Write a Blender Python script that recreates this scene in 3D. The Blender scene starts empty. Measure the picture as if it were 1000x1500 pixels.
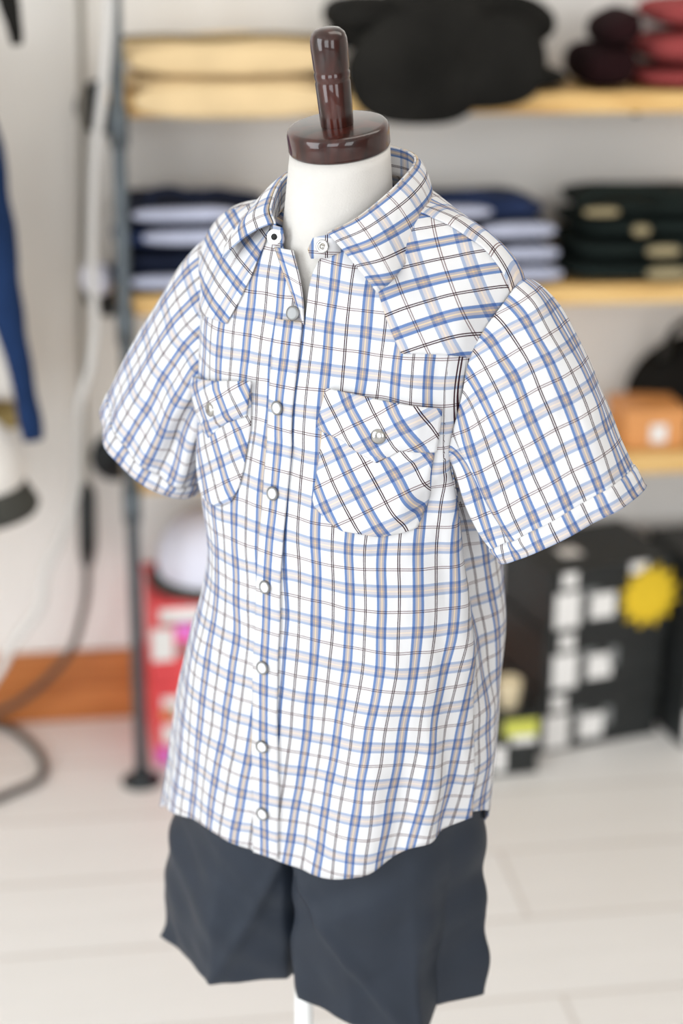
import bpy, bmesh, math, random
import numpy as np
from math import sin, cos, pi, radians, sqrt, atan2
from mathutils import Vector, Matrix, noise
from mathutils.bvhtree import BVHTree

random.seed(4)
scene = bpy.context.scene
col = scene.collection

# ------------------------------------------------------------------ camera, world, lights, exposure
AZ, PITCH, ROLL, CAM_H = radians(8.4), radians(19.8), 0.008, 1.5
fh = np.array([sin(AZ), cos(AZ), 0.0]); upv = np.array([0, 0, 1.0])
fwd = fh * cos(PITCH) - upv * sin(PITCH)
rt = np.array([cos(AZ), -sin(AZ), 0.0]); uu = np.cross(rt, fwd)
R_ = rt * cos(ROLL) + uu * sin(ROLL); U_ = uu * cos(ROLL) - rt * sin(ROLL)
cam_d = bpy.data.cameras.new('camera'); cam = bpy.data.objects.new('camera', cam_d); col.objects.link(cam)
cam.matrix_world = Matrix(((R_[0], U_[0], -fwd[0], 0), (R_[1], U_[1], -fwd[1], 0), (R_[2], U_[2], -fwd[2], CAM_H), (0, 0, 0, 1)))
cam_d.sensor_fit = 'VERTICAL'; cam_d.sensor_height = 36; cam_d.lens = 60; cam_d.clip_start = 0.05
cam_d.dof.use_dof = True; cam_d.dof.focus_distance = 1.33; cam_d.dof.aperture_fstop = 2.6
scene.camera = cam

scene.view_settings.view_transform = 'Standard'; scene.view_settings.look = 'None'
scene.view_settings.gamma = 1; scene.view_settings.use_curve_mapping = False
scene.view_settings.exposure = -0.07
scene.cycles.use_denoising = True
scene.cycles.max_bounces = 8

world = bpy.data.worlds.new('world'); scene.world = world; world.use_nodes = True
bg = world.node_tree.nodes['Background']; bg.inputs[0].default_value = (1.0, 0.96, 0.90, 1); bg.inputs[1].default_value = 0.27

def area(name, loc, target, size, size_y, power, color):
    d = bpy.data.lights.new(name, 'AREA'); d.shape = 'RECTANGLE'; d.size = size; d.size_y = size_y
    d.energy = power; d.color = color
    o = bpy.data.objects.new(name, d); col.objects.link(o); o.location = loc
    o.rotation_euler = (Vector(target) - Vector(loc)).to_track_quat('-Z', 'Y').to_euler()
    return o
area('side_window_light', (-2.5, 0.7, 1.4), (0.6, 2.6, 0.9), 2.2, 2.2, 104, (0.90, 0.96, 1.0))
area('shop_window_light', (-1.4, -2.6, 1.5), (0.3, 2.4, 0.9), 1.8, 2.4, 70, (0.92, 0.96, 1.0))
area('shop_door_light', (1.3, -3.0, 1.5), (0.7, 2.6, 0.9), 1.4, 2.4, 52, (0.96, 0.98, 1.0))
area('ceiling_light_panel', (1.1, 1.6, 2.7), (1.0, 2.2, 0.4), 2.0, 1.0, 20, (1.0, 0.95, 0.87))

# ------------------------------------------------------------------ node / material helpers
def new_mat(name):
    m = bpy.data.materials.new(name); m.use_nodes = True
    nt = m.node_tree
    return m, nt, nt.nodes['Principled BSDF']

def N(nt, t, **kw):
    n = nt.nodes.new(t)
    for k, v in kw.items(): setattr(n, k, v)
    return n

def mat(name, c, rough=0.6, spec=0.3, metal=0.0, var=0.12, scale=14.0, bump=0.0, bscale=60.0, coat=0.0):
    m, nt, b = new_mat(name)
    tc = N(nt, 'ShaderNodeTexCoord'); nz = N(nt, 'ShaderNodeTexNoise'); nz.inputs['Scale'].default_value = scale; nz.inputs['Detail'].default_value = 4
    nt.links.new(tc.outputs['Object'], nz.inputs['Vector'])
    rp = N(nt, 'ShaderNodeValToRGB')
    rp.color_ramp.elements[0].position = 0.3; rp.color_ramp.elements[1].position = 0.7
    rp.color_ramp.elements[0].color = (*[max(0, x * (1 - var)) for x in c], 1)
    rp.color_ramp.elements[1].color = (*[min(1, x * (1 + var)) for x in c], 1)
    nt.links.new(nz.outputs['Fac'], rp.inputs['Fac']); nt.links.new(rp.outputs['Color'], b.inputs['Base Color'])
    b.inputs['Roughness'].default_value = rough; b.inputs['Specular IOR Level'].default_value = spec; b.inputs['Metallic'].default_value = metal
    b.inputs['Coat Weight'].default_value = coat; b.inputs['Coat Roughness'].default_value = 0.05
    if bump:
        n2 = N(nt, 'ShaderNodeTexNoise'); n2.inputs['Scale'].default_value = bscale; n2.inputs['Detail'].default_value = 3
        nt.links.new(tc.outputs['Object'], n2.inputs['Vector'])
        bp = N(nt, 'ShaderNodeBump'); bp.inputs['Strength'].default_value = bump; bp.inputs['Distance'].default_value = 0.004
        nt.links.new(n2.outputs['Fac'], bp.inputs['Height']); nt.links.new(bp.outputs['Normal'], b.inputs['Normal'])
    return m

def nvec(p):
    """repeatable vector noise"""
    return Vector((noise.noise(p), noise.noise(p + Vector((17.3, 5.1, 9.7))), noise.noise(p + Vector((-8.9, 23.7, 3.3)))))

def srgb(r, g, b):
    f = lambda v: (v / 255 / 12.92) if v / 255 <= 0.04045 else ((v / 255 + 0.055) / 1.055) ** 2.4
    return (f(r), f(g), f(b))

def wood(name, c1, c2, scale=(3, 30, 30), rough=0.35, coat=0.0, spec=0.4):
    m, nt, b = new_mat(name)
    tc = N(nt, 'ShaderNodeTexCoord'); mp = N(nt, 'ShaderNodeMapping'); mp.inputs['Scale'].default_value = scale
    nz = N(nt, 'ShaderNodeTexNoise'); nz.inputs['Scale'].default_value = 1.6; nz.inputs['Detail'].default_value = 6; nz.inputs['Distortion'].default_value = 0.6
    rp = N(nt, 'ShaderNodeValToRGB'); rp.color_ramp.elements[0].position = 0.32; rp.color_ramp.elements[1].position = 0.68
    rp.color_ramp.elements[0].color = (*c1, 1); rp.color_ramp.elements[1].color = (*c2, 1)
    nt.links.new(tc.outputs['Object'], mp.inputs['Vector']); nt.links.new(mp.outputs['Vector'], nz.inputs['Vector'])
    nt.links.new(nz.outputs['Fac'], rp.inputs['Fac']); nt.links.new(rp.outputs['Color'], b.inputs['Base Color'])
    b.inputs['Roughness'].default_value = rough; b.inputs['Coat Weight'].default_value = coat; b.inputs['Coat Roughness'].default_value = 0.04
    b.inputs['Specular IOR Level'].default_value = spec
    return m

WARP_P, WEFT_P = 0.0288, 0.0338
def plaid():
    m, nt, b = new_mat('plaid_cotton')
    uv = N(nt, 'ShaderNodeUVMap'); uv.uv_map = 'UVMap'
    sp = N(nt, 'ShaderNodeSeparateXYZ'); nt.links.new(uv.outputs['UV'], sp.inputs[0])
    def stripes(sock, period, stops):
        d = N(nt, 'ShaderNodeMath', operation='DIVIDE'); d.inputs[1].default_value = period; nt.links.new(sock, d.inputs[0])
        f = N(nt, 'ShaderNodeMath', operation='FRACT'); nt.links.new(d.outputs[0], f.inputs[0])
        rp = N(nt, 'ShaderNodeValToRGB'); cr_ = rp.color_ramp; cr_.interpolation = 'CONSTANT'
        while len(cr_.elements) > 1: cr_.elements.remove(cr_.elements[0])
        cr_.elements[0].position = 0; cr_.elements[0].color = (1, 1, 1, 1)
        for p, c in stops:
            e = cr_.elements.new(p); e.color = (*c, 1)
        nt.links.new(f.outputs[0], rp.inputs['Fac'])
        return rp.outputs['Color']
    W = (1, 1, 1); BL = srgb(122, 152, 204); TN = srgb(197, 193, 201); YE = srgb(248, 226, 192); DK = srgb(74, 44, 54)
    warp = stripes(sp.outputs['X'], WARP_P, [(0.10, BL), (0.175, TN), (0.232, YE), (0.268, TN), (0.325, BL), (0.40, W),
                                             (0.722, DK), (0.748, W), (0.772, DK), (0.798, W)])
    BL2 = srgb(186, 200, 226); TN2 = srgb(229, 224, 226); YE2 = srgb(252, 238, 222); DK2 = srgb(152, 130, 132)
    weft = stripes(sp.outputs['Y'], WEFT_P, [(0.105, BL2), (0.168, TN2), (0.234, YE2), (0.266, TN2), (0.332, BL2), (0.395, W),
                                             (0.725, DK2), (0.745, W), (0.772, DK2), (0.792, W)])
    mx = N(nt, 'ShaderNodeMix', data_type='RGBA', blend_type='MULTIPLY'); mx.inputs['Factor'].default_value = 1
    nt.links.new(warp, mx.inputs[6]); nt.links.new(weft, mx.inputs[7])
    m2 = N(nt, 'ShaderNodeMix', data_type='RGBA', blend_type='MULTIPLY'); m2.inputs['Factor'].default_value = 1
    nt.links.new(mx.outputs[2], m2.inputs[6]); m2.inputs[7].default_value = (0.72, 0.715, 0.725, 1)
    nt.links.new(m2.outputs[2], b.inputs['Base Color'])
    b.inputs['Roughness'].default_value = 0.85; b.inputs['Specular IOR Level'].default_value = 0.15
    tr = N(nt, 'ShaderNodeBsdfTranslucent'); nt.links.new(m2.outputs[2], tr.inputs['Color'])
    ms = N(nt, 'ShaderNodeMixShader'); ms.inputs[0].default_value = 0.14
    out = nt.nodes['Material Output']
    nt.links.new(b.outputs[0], ms.inputs[1]); nt.links.new(tr.outputs[0], ms.inputs[2]); nt.links.new(ms.outputs[0], out.inputs['Surface'])
    # soft rumple
    tc = N(nt, 'ShaderNodeTexCoord'); nz = N(nt, 'ShaderNodeTexNoise'); nz.inputs['Scale'].default_value = 16; nz.inputs['Detail'].default_value = 2.5
    mp = N(nt, 'ShaderNodeMapping'); mp.inputs['Scale'].default_value = (1.6, 1.6, 0.7)
    nt.links.new(tc.outputs['Object'], mp.inputs['Vector']); nt.links.new(mp.outputs['Vector'], nz.inputs['Vector'])
    bp = N(nt, 'ShaderNodeBump'); bp.inputs['Strength'].default_value = 0.6; bp.inputs['Distance'].default_value = 0.012
    nt.links.new(nz.outputs['Fac'], bp.inputs['Height']); nt.links.new(bp.outputs['Normal'], b.inputs['Normal'])
    return m

M = dict(
    plaid=plaid(),
    linen=mat('cream_linen', srgb(204, 200, 195), 0.9, 0.1, var=0.03, scale=40, bump=0.15, bscale=700),
    lacquer=wood('lacquered_dark_wood', srgb(14, 4, 3), srgb(66, 20, 8), (40, 40, 6), 0.3, 0.75, 0.25),
    navy_cloth=mat('charcoal_navy_twill', srgb(33, 40, 51), 0.56, 0.3, var=0.08, scale=30, bump=0.08, bscale=900),
    white_metal=mat('white_painted_metal', srgb(240, 240, 238), 0.35, 0.5, var=0.02),
    silver=mat('silver_snap_metal', (0.42, 0.41, 0.39), 0.25, 0.5, 1.0, var=0.1),
    dull_metal=mat('dull_grey_snap_metal', (0.22, 0.22, 0.22), 0.4, 0.5, 0.7, var=0.1),
    pearl=mat('white_pearl_snap', srgb(214, 212, 212), 0.18, 0.6, var=0.04, scale=200),
    black_hole=mat('black_snap_socket', (0.01, 0.01, 0.01), 0.6),
    wall=mat('greige_wall_paint', srgb(231, 228, 224), 0.85, 0.15, var=0.035, scale=2.2, bump=0.1, bscale=90),
    ceiling=mat('white_ceiling_paint', srgb(236, 233, 228), 0.9, 0.1, var=0.02),
    base=wood('orange_brown_baseboard_wood', srgb(158, 92, 44), srgb(196, 124, 68), (3, 30, 60), 0.4),
    shelf=wood('honey_pine_board', srgb(196, 150, 84), srgb(232, 196, 132), (2.5, 26, 40), 0.5),
    pipe=mat('grey_steel_pipe', srgb(96, 104, 110), 0.42, 0.5, 0.55, var=0.12, scale=30),
    pipe_dark=mat('dark_iron_flange', srgb(46, 50, 53), 0.5, 0.4, 0.4, var=0.15),
    khaki=mat('khaki_cotton', srgb(214, 188, 146), 0.9, 0.1, var=0.06, bump=0.3, bscale=40),
    khaki_shade=mat('khaki_shade_tone', srgb(110, 92, 60), 0.9, 0.1),  # dark tone standing for shade on the khaki folds
    black_wool=mat('black_wool', srgb(30, 29, 27), 0.95, 0.08, var=0.3, scale=10, bump=0.4, bscale=50),
    maroon=mat('maroon_knit', srgb(146, 66, 66), 0.95, 0.1, var=0.15, scale=12, bump=0.3, bscale=70),
    maroon_dark=mat('dark_burgundy_knit', srgb(32, 14, 16), 0.95, 0.1, var=0.2),
    denim_dark=mat('dark_indigo_denim', srgb(28, 34, 52), 0.9, 0.12, var=0.25, scale=30),
    denim_navy=mat('navy_denim', srgb(40, 52, 84), 0.9, 0.12, var=0.25, scale=30),
    denim_light=mat('pale_denim_inside', srgb(176, 180, 200), 0.9, 0.1, var=0.1, scale=30),
    green_denim=mat('dark_green_denim', srgb(28, 36, 34), 0.9, 0.12, var=0.3, scale=22),
    tan_patch=mat('tan_patch', srgb(150, 138, 108), 0.8, 0.15, var=0.1),
    black_box=mat('black_carton', srgb(38, 40, 40), 0.5, 0.35, var=0.15),
    label=mat('white_paper_label', srgb(236, 234, 232), 0.7, 0.2, var=0.03),
    grey_label=mat('grey_printed_label', srgb(128, 130, 130), 0.7, 0.2, var=0.1),
    yellow=mat('yellow_card', srgb(232, 196, 52), 0.7, 0.2, var=0.06),
    yellow_green=mat('yellow_green_label', srgb(206, 208, 96), 0.7, 0.2, var=0.05),
    red=mat('red_carton', srgb(224, 78, 82), 0.55, 0.3, var=0.08),
    pink=mat('pink_print', srgb(226, 120, 200), 0.6, 0.2, var=0.1),
    teal=mat('teal_print', srgb(120, 200, 180), 0.6, 0.2, var=0.1),
    orange=mat('orange_tan_carton', srgb(218, 152, 92), 0.45, 0.4, var=0.06),
    white_cloth=mat('white_cotton', srgb(238, 234, 230), 0.9, 0.1, var=0.04, bump=0.2, bscale=40),
    lavender_cloth=mat('pale_lavender_cotton', srgb(222, 222, 236), 0.9, 0.1, var=0.05),
    charcoal=mat('charcoal_felt', srgb(72, 72, 68), 0.9, 0.1, var=0.15),
    navy_jacket=mat('navy_wool', srgb(28, 48, 84), 0.9, 0.12, var=0.15, scale=20),
    tan_band=mat('khaki_band', srgb(170, 150, 100), 0.9, 0.1),
    cream=mat('cream_plastic', srgb(222, 206, 172), 0.5, 0.3, var=0.05),
    white_cord=mat('white_cord', srgb(206, 203, 200), 0.5, 0.3, var=0.02),
    grey_cord=mat('grey_cord', srgb(150, 146, 138), 0.6, 0.3, var=0.04),
    dark_cord=mat('dark_brown_cord', srgb(70, 62, 56), 0.6, 0.3, var=0.08),
    black_plastic=mat('black_plastic', srgb(30, 34, 34), 0.4, 0.4, var=0.1),
)

def floor_mat():
    m, nt, b = new_mat('pale_plank_floor')
    tc = N(nt, 'ShaderNodeTexCoord'); mp = N(nt, 'ShaderNodeMapping'); mp.inputs['Location'].default_value = (0.27, -0.03, 0)
    br = N(nt, 'ShaderNodeTexBrick'); br.inputs['Scale'].default_value = 1; br.inputs['Brick Width'].default_value = 0.9; br.inputs['Row Height'].default_value = 0.2
    br.inputs['Mortar Size'].default_value = 0.004; br.inputs['Mortar Smooth'].default_value = 0.3; br.offset = 0.37
    br.inputs['Color1'].default_value = (*srgb(235, 233, 231), 1); br.inputs['Color2'].default_value = (*srgb(231, 228, 225), 1); br.inputs['Mortar'].default_value = (*srgb(208, 202, 197), 1)
    nt.links.new(tc.outputs['Object'], mp.inputs['Vector']); nt.links.new(mp.outputs['Vector'], br.inputs['Vector'])
    nz = N(nt, 'ShaderNodeTexNoise'); nz.inputs['Scale'].default_value = 3; nz.inputs['Detail'].default_value = 5
    m2 = N(nt, 'ShaderNodeMapping'); m2.inputs['Scale'].default_value = (1, 9, 1)
    nt.links.new(tc.outputs['Object'], m2.inputs['Vector']); nt.links.new(m2.outputs['Vector'], nz.inputs['Vector'])
    rp = N(nt, 'ShaderNodeValToRGB'); rp.color_ramp.elements[0].color = (0.9, 0.9, 0.9, 1); rp.color_ramp.elements[1].color = (1, 1, 1, 1)
    nt.links.new(nz.outputs['Fac'], rp.inputs['Fac'])
    mx = N(nt, 'ShaderNodeMix', data_type='RGBA', blend_type='MULTIPLY'); mx.inputs['Factor'].default_value = 1
    nt.links.new(br.outputs['Color'], mx.inputs[6]); nt.links.new(rp.outputs['Color'], mx.inputs[7]); nt.links.new(mx.outputs[2], b.inputs['Base Color'])
    b.inputs['Roughness'].default_value = 0.42; b.inputs['Specular IOR Level'].default_value = 0.35
    return m
M['floor'] = floor_mat()

# ------------------------------------------------------------------ object helpers
def link(name, me, m, parent=None, smooth=True):
    o = bpy.data.objects.new(name, me); col.objects.link(o)
    if m is not None: me.materials.append(m)
    if smooth:
        for p in me.polygons: p.use_smooth = True
    if parent is not None: o.parent = parent
    return o

def bm_obj(name, bm, m, parent=None, smooth=True):
    bmesh.ops.recalc_face_normals(bm, faces=bm.faces[:])
    me = bpy.data.meshes.new(name); bm.to_mesh(me); bm.free()
    return link(name, me, m, parent, smooth)

def thing(name, loc, label, cat, group=None, rz=0.0):
    o = bpy.data.objects.new(name, None); col.objects.link(o); o.location = loc; o.rotation_euler = (0, 0, rz)
    o.empty_display_size = 0.05
    return tag(o, label, cat, group)

def tag(o, label, cat, group=None):
    o['label'] = label; o['category'] = cat
    if group: o['group'] = group
    return o

def struct(o):
    o['kind'] = 'structure'; return o

def add_box(bm, x0, x1, y0, y1, z0, z1, bev=0.0):
    r = bmesh.ops.create_cube(bm, size=1)
    vs = r['verts']
    for v in vs:
        v.co = Vector((x0 + (v.co.x + .5) * (x1 - x0), y0 + (v.co.y + .5) * (y1 - y0), z0 + (v.co.z + .5) * (z1 - z0)))
    if bev:
        es = list({e for v in vs for e in v.link_edges})
        bmesh.ops.bevel(bm, geom=es, offset=bev, segments=2, profile=0.6, affect='EDGES')

def box(name, x0, x1, y0, y1, z0, z1, m, parent=None, bev=0.0):
    bm = bmesh.new(); add_box(bm, x0, x1, y0, y1, z0, z1, bev); return bm_obj(name, bm, m, parent, smooth=False)

def frame_of(d):
    d = Vector(d).normalized(); a = Vector((0, 0, 1)) if abs(d.z) < 0.9 else Vector((1, 0, 0))
    x = d.cross(a).normalized(); y = d.cross(x).normalized()
    return x, y, d

def add_lathe(bm, base, axis, prof, seg=40):
    """prof: list of (distance along axis, radius)"""
    x, y, d = frame_of(axis); base = Vector(base); rings = []
    for h, r in prof:
        if r < 1e-6: rings.append([bm.verts.new(base + d * h)])
        else: rings.append([bm.verts.new(base + d * h + (x * cos(2 * pi * k / seg) + y * sin(2 * pi * k / seg)) * r) for k in range(seg)])
    for a, b in zip(rings[:-1], rings[1:]):
        for k in range(seg):
            k2 = (k + 1) % seg
            if len(a) == 1 and len(b) == 1: continue
            if len(a) == 1: bm.faces.new((a[0], b[k], b[k2]))
            elif len(b) == 1: bm.faces.new((a[k], a[k2], b[0]))
            else: bm.faces.new((a[k], a[k2], b[k2], b[k]))

def lathe(name, base, axis, prof, m, parent=None, seg=40):
    bm = bmesh.new(); add_lathe(bm, base, axis, prof, seg); return bm_obj(name, bm, m, parent)

def smooth_path(pts, per=8):
    pts = [Vector(p) for p in pts]; out = []
    n = len(pts)
    for i in range(n - 1):
        p0, p1, p2, p3 = pts[max(i - 1, 0)], pts[i], pts[i + 1], pts[min(i + 2, n - 1)]
        for k in range(per):
            t = k / per
            out.append(0.5 * ((2 * p1) + (p2 - p0) * t + (2 * p0 - 5 * p1 + 4 * p2 - p3) * t * t + (3 * p1 - p0 - 3 * p2 + p3) * t ** 3))
    out.append(pts[-1]); return out

def add_tube(bm, pts, r, seg=14):
    pts = [Vector(p) for p in pts]; rings = []; prev = None
    for i, p in enumerate(pts):
        d = (pts[min(i + 1, len(pts) - 1)] - pts[max(i - 1, 0)]).normalized()
        if prev is None: x, y, _ = frame_of(d)
        else:
            x = (prev - d * prev.dot(d)).normalized(); y = d.cross(x)
        prev = x
        rr = r[i] if isinstance(r, (list, tuple, np.ndarray)) else r
        rings.append([bm.verts.new(p + (x * cos(2 * pi * k / seg) + y * sin(2 * pi * k / seg)) * rr) for k in range(seg)])
    for a, b in zip(rings[:-1], rings[1:]):
        for k in range(seg): bm.faces.new((a[k], a[(k + 1) % seg], b[(k + 1) % seg], b[k]))
    bm.faces.new(rings[0][::-1]); bm.faces.new(rings[-1])

def tube(name, pts, r, m, parent=None, seg=14, per=0):
    bm = bmesh.new(); add_tube(bm, smooth_path(pts, per) if per else pts, r, seg); return bm_obj(name, bm, m, parent)

def crv(xs, ys, x):
    """smooth cubic interpolation through table rows (xs increasing); ys may be (n,k)"""
    xs = np.asarray(xs, float); ys = np.asarray(ys, float); x = np.clip(np.asarray(x, float), xs[0], xs[-1])
    m = np.gradient(ys, xs, axis=0)
    i = np.clip(np.searchsorted(xs, x, 'right') - 1, 0, len(xs) - 2)
    h = xs[i + 1] - xs[i]; t = (x - xs[i]) / h
    if ys.ndim > 1: h = h[..., None]; t = t[..., None]
    return ((2 * t**3 - 3 * t**2 + 1) * ys[i] + (t**3 - 2 * t**2 + t) * h * m[i] + (-2 * t**3 + 3 * t**2) * ys[i + 1] + (t**3 - t**2) * h * m[i + 1])

def crv_per(xs, ys, x, period):
    xs = np.asarray(xs, float); ys = np.asarray(ys, float)
    X = np.concatenate([xs - period, xs, xs + period]); Y = np.concatenate([ys, ys, ys])
    return crv(X, Y, np.mod(x - xs[0], period) + xs[0])

def grid(name, P, UV, m, parent=None, thick=0.0, closed=False):
    """P (rows, cols, 3) local coordinates; closed joins last column to first"""
    r, c, _ = P.shape
    idx = np.arange(r * c).reshape(r, c)
    cols = c if closed else c - 1
    faces = []
    for i in range(r - 1):
        for j in range(cols):
            j2 = (j + 1) % c
            faces.append((idx[i, j], idx[i, j2], idx[i + 1, j2], idx[i + 1, j]))
    me = bpy.data.meshes.new(name); me.from_pydata([tuple(v) for v in P.reshape(-1, 3)], [], [tuple(int(q) for q in f) for f in faces])
    if UV is not None:
        uvl = me.uv_layers.new(name='UVMap'); k = 0
        flat = UV.reshape(-1, 2)
        for i in range(r - 1):
            for j in range(cols):
                j2 = (j + 1) % c
                q = [flat[idx[i, j]], flat[idx[i, j2]], flat[idx[i + 1, j2]], flat[idx[i + 1, j]]]
                if closed and j2 == 0:
                    du = flat[idx[i, j]][0] - flat[idx[i, j - 1]][0]
                    q[1] = (flat[idx[i, j]][0] + du, q[1][1]); q[2] = (flat[idx[i + 1, j]][0] + du, q[2][1])
                for v in q: uvl.data[k].uv = (float(v[0]), float(v[1])); k += 1
    o = link(name, me, m, parent)
    if thick:
        s = o.modifiers.new('thickness', 'SOLIDIFY'); s.thickness = thick; s.offset = -1
    return o

# ------------------------------------------------------------------ room
WALL_Y = 3.025
struct(box('floor', -2.6, 4.2, -2.6, WALL_Y, -0.05, 0.0, M['floor']))
struct(box('wall_back', -2.6, 4.2, WALL_Y, WALL_Y + 0.1, 0.0, 2.75, M['wall']))
struct(box('wall_left', -2.7, -2.6, 0.6, WALL_Y + 0.1, 0.0, 2.75, M['wall']))
struct(box('wall_right', 4.2, 4.3, -1.0, WALL_Y + 0.1, 0.0, 2.75, M['wall']))
struct(box('ceiling', -2.6, 4.2, -2.6, WALL_Y, 2.75, 2.85, M['ceiling']))
struct(box('baseboard_back', -2.6, 4.2, WALL_Y - 0.018, WALL_Y, 0.0, 0.142, M['base'], bev=0.004))

# ------------------------------------------------------------------ the dress form, the shirt and the shorts share one frame
PSI = radians(32)
M0 = (0.19867, 1.34541, 0.0); RZ = -(AZ + PSI)
def loc3(u, w, z): return np.stack([np.asarray(u, float), -np.asarray(w, float), np.asarray(z, float)], -1)

N_SE = 2.4
ZT = [.66, .69, .71, .75, .785, .82, .85, .888, .92, .955, .98, 1.02, 1.063, 1.09]
A_T = [.158, .158, .157, .156, .153, .150, .146, .140, .134, .128, .127, .129, .127, .125]
UC_T = [-.021, -.02, -.019, -.014, -.010, -.005, -.002, .002, .005, .006, .005, .001, 0, 0]
BF_T = [.100, .100, .100, .100, .099, .099, .098, .096, .094, .0925, .0905, .085, .078, .073]
BB_T = [.062, .065, .068, .075, .083, .09, .1, .113, .12, .122, .118, .105, .095, .09]

def ring_at(th, z):
    a = crv(ZT, A_T, z); uc = crv(ZT, UC_T, z); bf = crv(ZT, BF_T, z); bb = crv(ZT, BB_T, z)
    c, s = np.cos(th), np.sin(th); k = 2 / N_SE
    b = np.where(s > 0, bf, bb)
    return uc + a * np.sign(c) * np.abs(c) ** k, b * np.sign(s) * np.abs(s) ** k

Z_ARM = 1.09
# upper body bezier tables by angle (degrees): P1, P2, neck end E, each (u, w, z)
TH_T = [-90, -45, -20, 0, 20, 45, 65, 78, 90, 102, 115, 135, 160, 180, 200, 225]
P1_T = [(0, -.1, 1.17), (.11, -.085, 1.18), (.155, -.055, 1.2), (.172, -.02, 1.225), (.145, .022, 1.20), (.108, .056, 1.15), (.06, .068, 1.14), (.028, .071, 1.13),
        (0, .072, 1.12), (-.028, .071, 1.13), (-.06, .068, 1.14), (-.108, .056, 1.15), (-.145, .022, 1.20), (-.172, -.02, 1.225), (-.155, -.055, 1.2), (-.11, -.085, 1.18)]
P2_T = [(0, -.085, 1.26), (.08, -.08, 1.26), (.125, -.055, 1.25), (.158, -.03, 1.25), (.12, .008, 1.245), (.088, .046, 1.215), (.05, .056, 1.20), (.024, .060, 1.18),
        (0, .064, 1.155), (-.024, .060, 1.18), (-.05, .056, 1.20), (-.088, .046, 1.215), (-.12, .008, 1.245), (-.158, -.03, 1.25), (-.125, -.055, 1.25), (-.08, -.08, 1.26)]
E_T = [(0, -.055, 1.288), (.042, -.045, 1.285), (.052, -.025, 1.278), (.054, -.005, 1.272), (.053, .017, 1.262), (.045, .038, 1.250), (.019, .053, 1.244), (.006, .057, 1.222),
       (0, .058, 1.187), (-.016, .053, 1.222), (-.032, .046, 1.243), (-.045, .033, 1.252), (-.054, .012, 1.264), (-.056, -.005, 1.272), (-.054, -.025, 1.278), (-.042, -.045, 1.285)]

def folds(th, z, u, w):
    """outward displacement of the body cloth"""
    deg = np.degrees(th)
    d = np.zeros_like(z)
    def bump(x, c, s): return np.exp(-((x - c) / s) ** 2)
    # tuck behind the front panel on the near side, under the arm
    lo = np.clip((z - .86) / .08, 0, 1) * np.clip((1.12 - z) / .04, 0, 1)
    sd = 9 + 10 * np.clip((z - .98) / .1, 0, 1)
    dg = np.where(deg > 200, deg - 360, deg)
    d -= .020 * bump(dg, sd - 15, 10) * lo
    d += .006 * bump(dg, sd + 5, 8) * lo
    # hanging folds low on the near side
    low = np.clip((.95 - z) / .2, 0, 1)
    d += .008 * low * np.cos((deg - 8 - 20 * (z - .8)) * pi / 13) * bump(deg, 12, 30)
    d += .006 * low * np.cos((deg - 60) * pi / 22 + 5 * (z - .8)) * bump(deg, 62, 32)
    d += .004 * low * np.cos((deg - 130) * pi / 20) * bump(deg, 135, 30)
    d += .006 * low * np.cos((deg - 250) * pi / 18) * bump(deg, 270, 70)
    # far side tuck under the arm
    d -= .008 * bump(deg, 186, 10) * lo
    # pull lines from the armpit to the chest
    d += .003 * bump(z, 1.10 - .0016 * (deg - 20), .012) * bump(deg, 30, 18)
    d -= .003 * bump(z, 1.075 - .0016 * (deg - 20), .012) * bump(deg, 32, 18)
    return d

def hem_z(th):
    deg = np.degrees(th) % 360
    return crv_per([10, 19, 37, 48, 63, 76, 90, 100, 125, 150, 165, 185, 230, 270, 310, 340, 355],
                   [.776, .765, .752, .737, .7265, .719, .7227, .728, .723, .707, .692, .685, .672, .662, .69, .742, .764], deg, 360)

LOW_R, UP_R = 84, 50
def body_surface(fth):
    """fth(row fraction 0..1) -> array of angles; returns P (rows, n, 3) as (u, w, z)"""
    tl = np.linspace(0, 1, LOW_R)
    TH = np.stack([fth(q) for q in tl])
    hz = hem_z(TH[0])
    t = tl[:, None]
    Z = hz + (Z_ARM - hz) * t
    U, W = ring_at(TH, Z)
    d = folds(TH, Z, U, W)
    nu, nw = np.cos(TH) * .9, np.sin(TH)
    ln = np.sqrt(nu**2 + nw**2)
    U = U + d * nu / ln; W = W + d * nw / ln
    low = np.stack([U, W, Z], -1)
    # upper
    deg = np.degrees(TH[-1])
    p0 = low[-1]
    dd = np.mod(deg + 90, 360) - 90
    p1 = crv_per(TH_T, np.array(P1_T), dd, 360); p2 = crv_per(TH_T, np.array(P2_T), dd, 360); e = crv_per(TH_T, np.array(E_T), dd, 360)
    t = np.linspace(0, 1, UP_R + 1)[1:, None, None]
    upp = (1 - t)**3 * p0 + 3 * (1 - t)**2 * t * p1 + 3 * (1 - t) * t**2 * p2 + t**3 * e
    return np.concatenate([low, upp], 0)

def rough(P, amp, s, seed):
    """small random rumple in place"""
    sh = P.shape; F = P.reshape(-1, 3)
    out = F.copy()
    for i, p in enumerate(F):
        v = nvec(Vector((p[0] * s + seed, p[1] * s, p[2] * s * .6)))
        out[i] += np.array(v[:]) * amp
    return out.reshape(sh)

shirt = thing('plaid_shirt', M0, "white, blue and tan plaid short-sleeved snap shirt worn by the child-size dress form", 'shirt', rz=RZ)
form = thing('dress_form', M0, "cream child-size dress form with a dark lacquered wooden neck cap and knob", 'dress form', rz=RZ)
shorts = thing('dark_shorts', M0, "dark charcoal-navy shorts below the plaid shirt on the dress form", 'shorts', rz=RZ)

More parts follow.
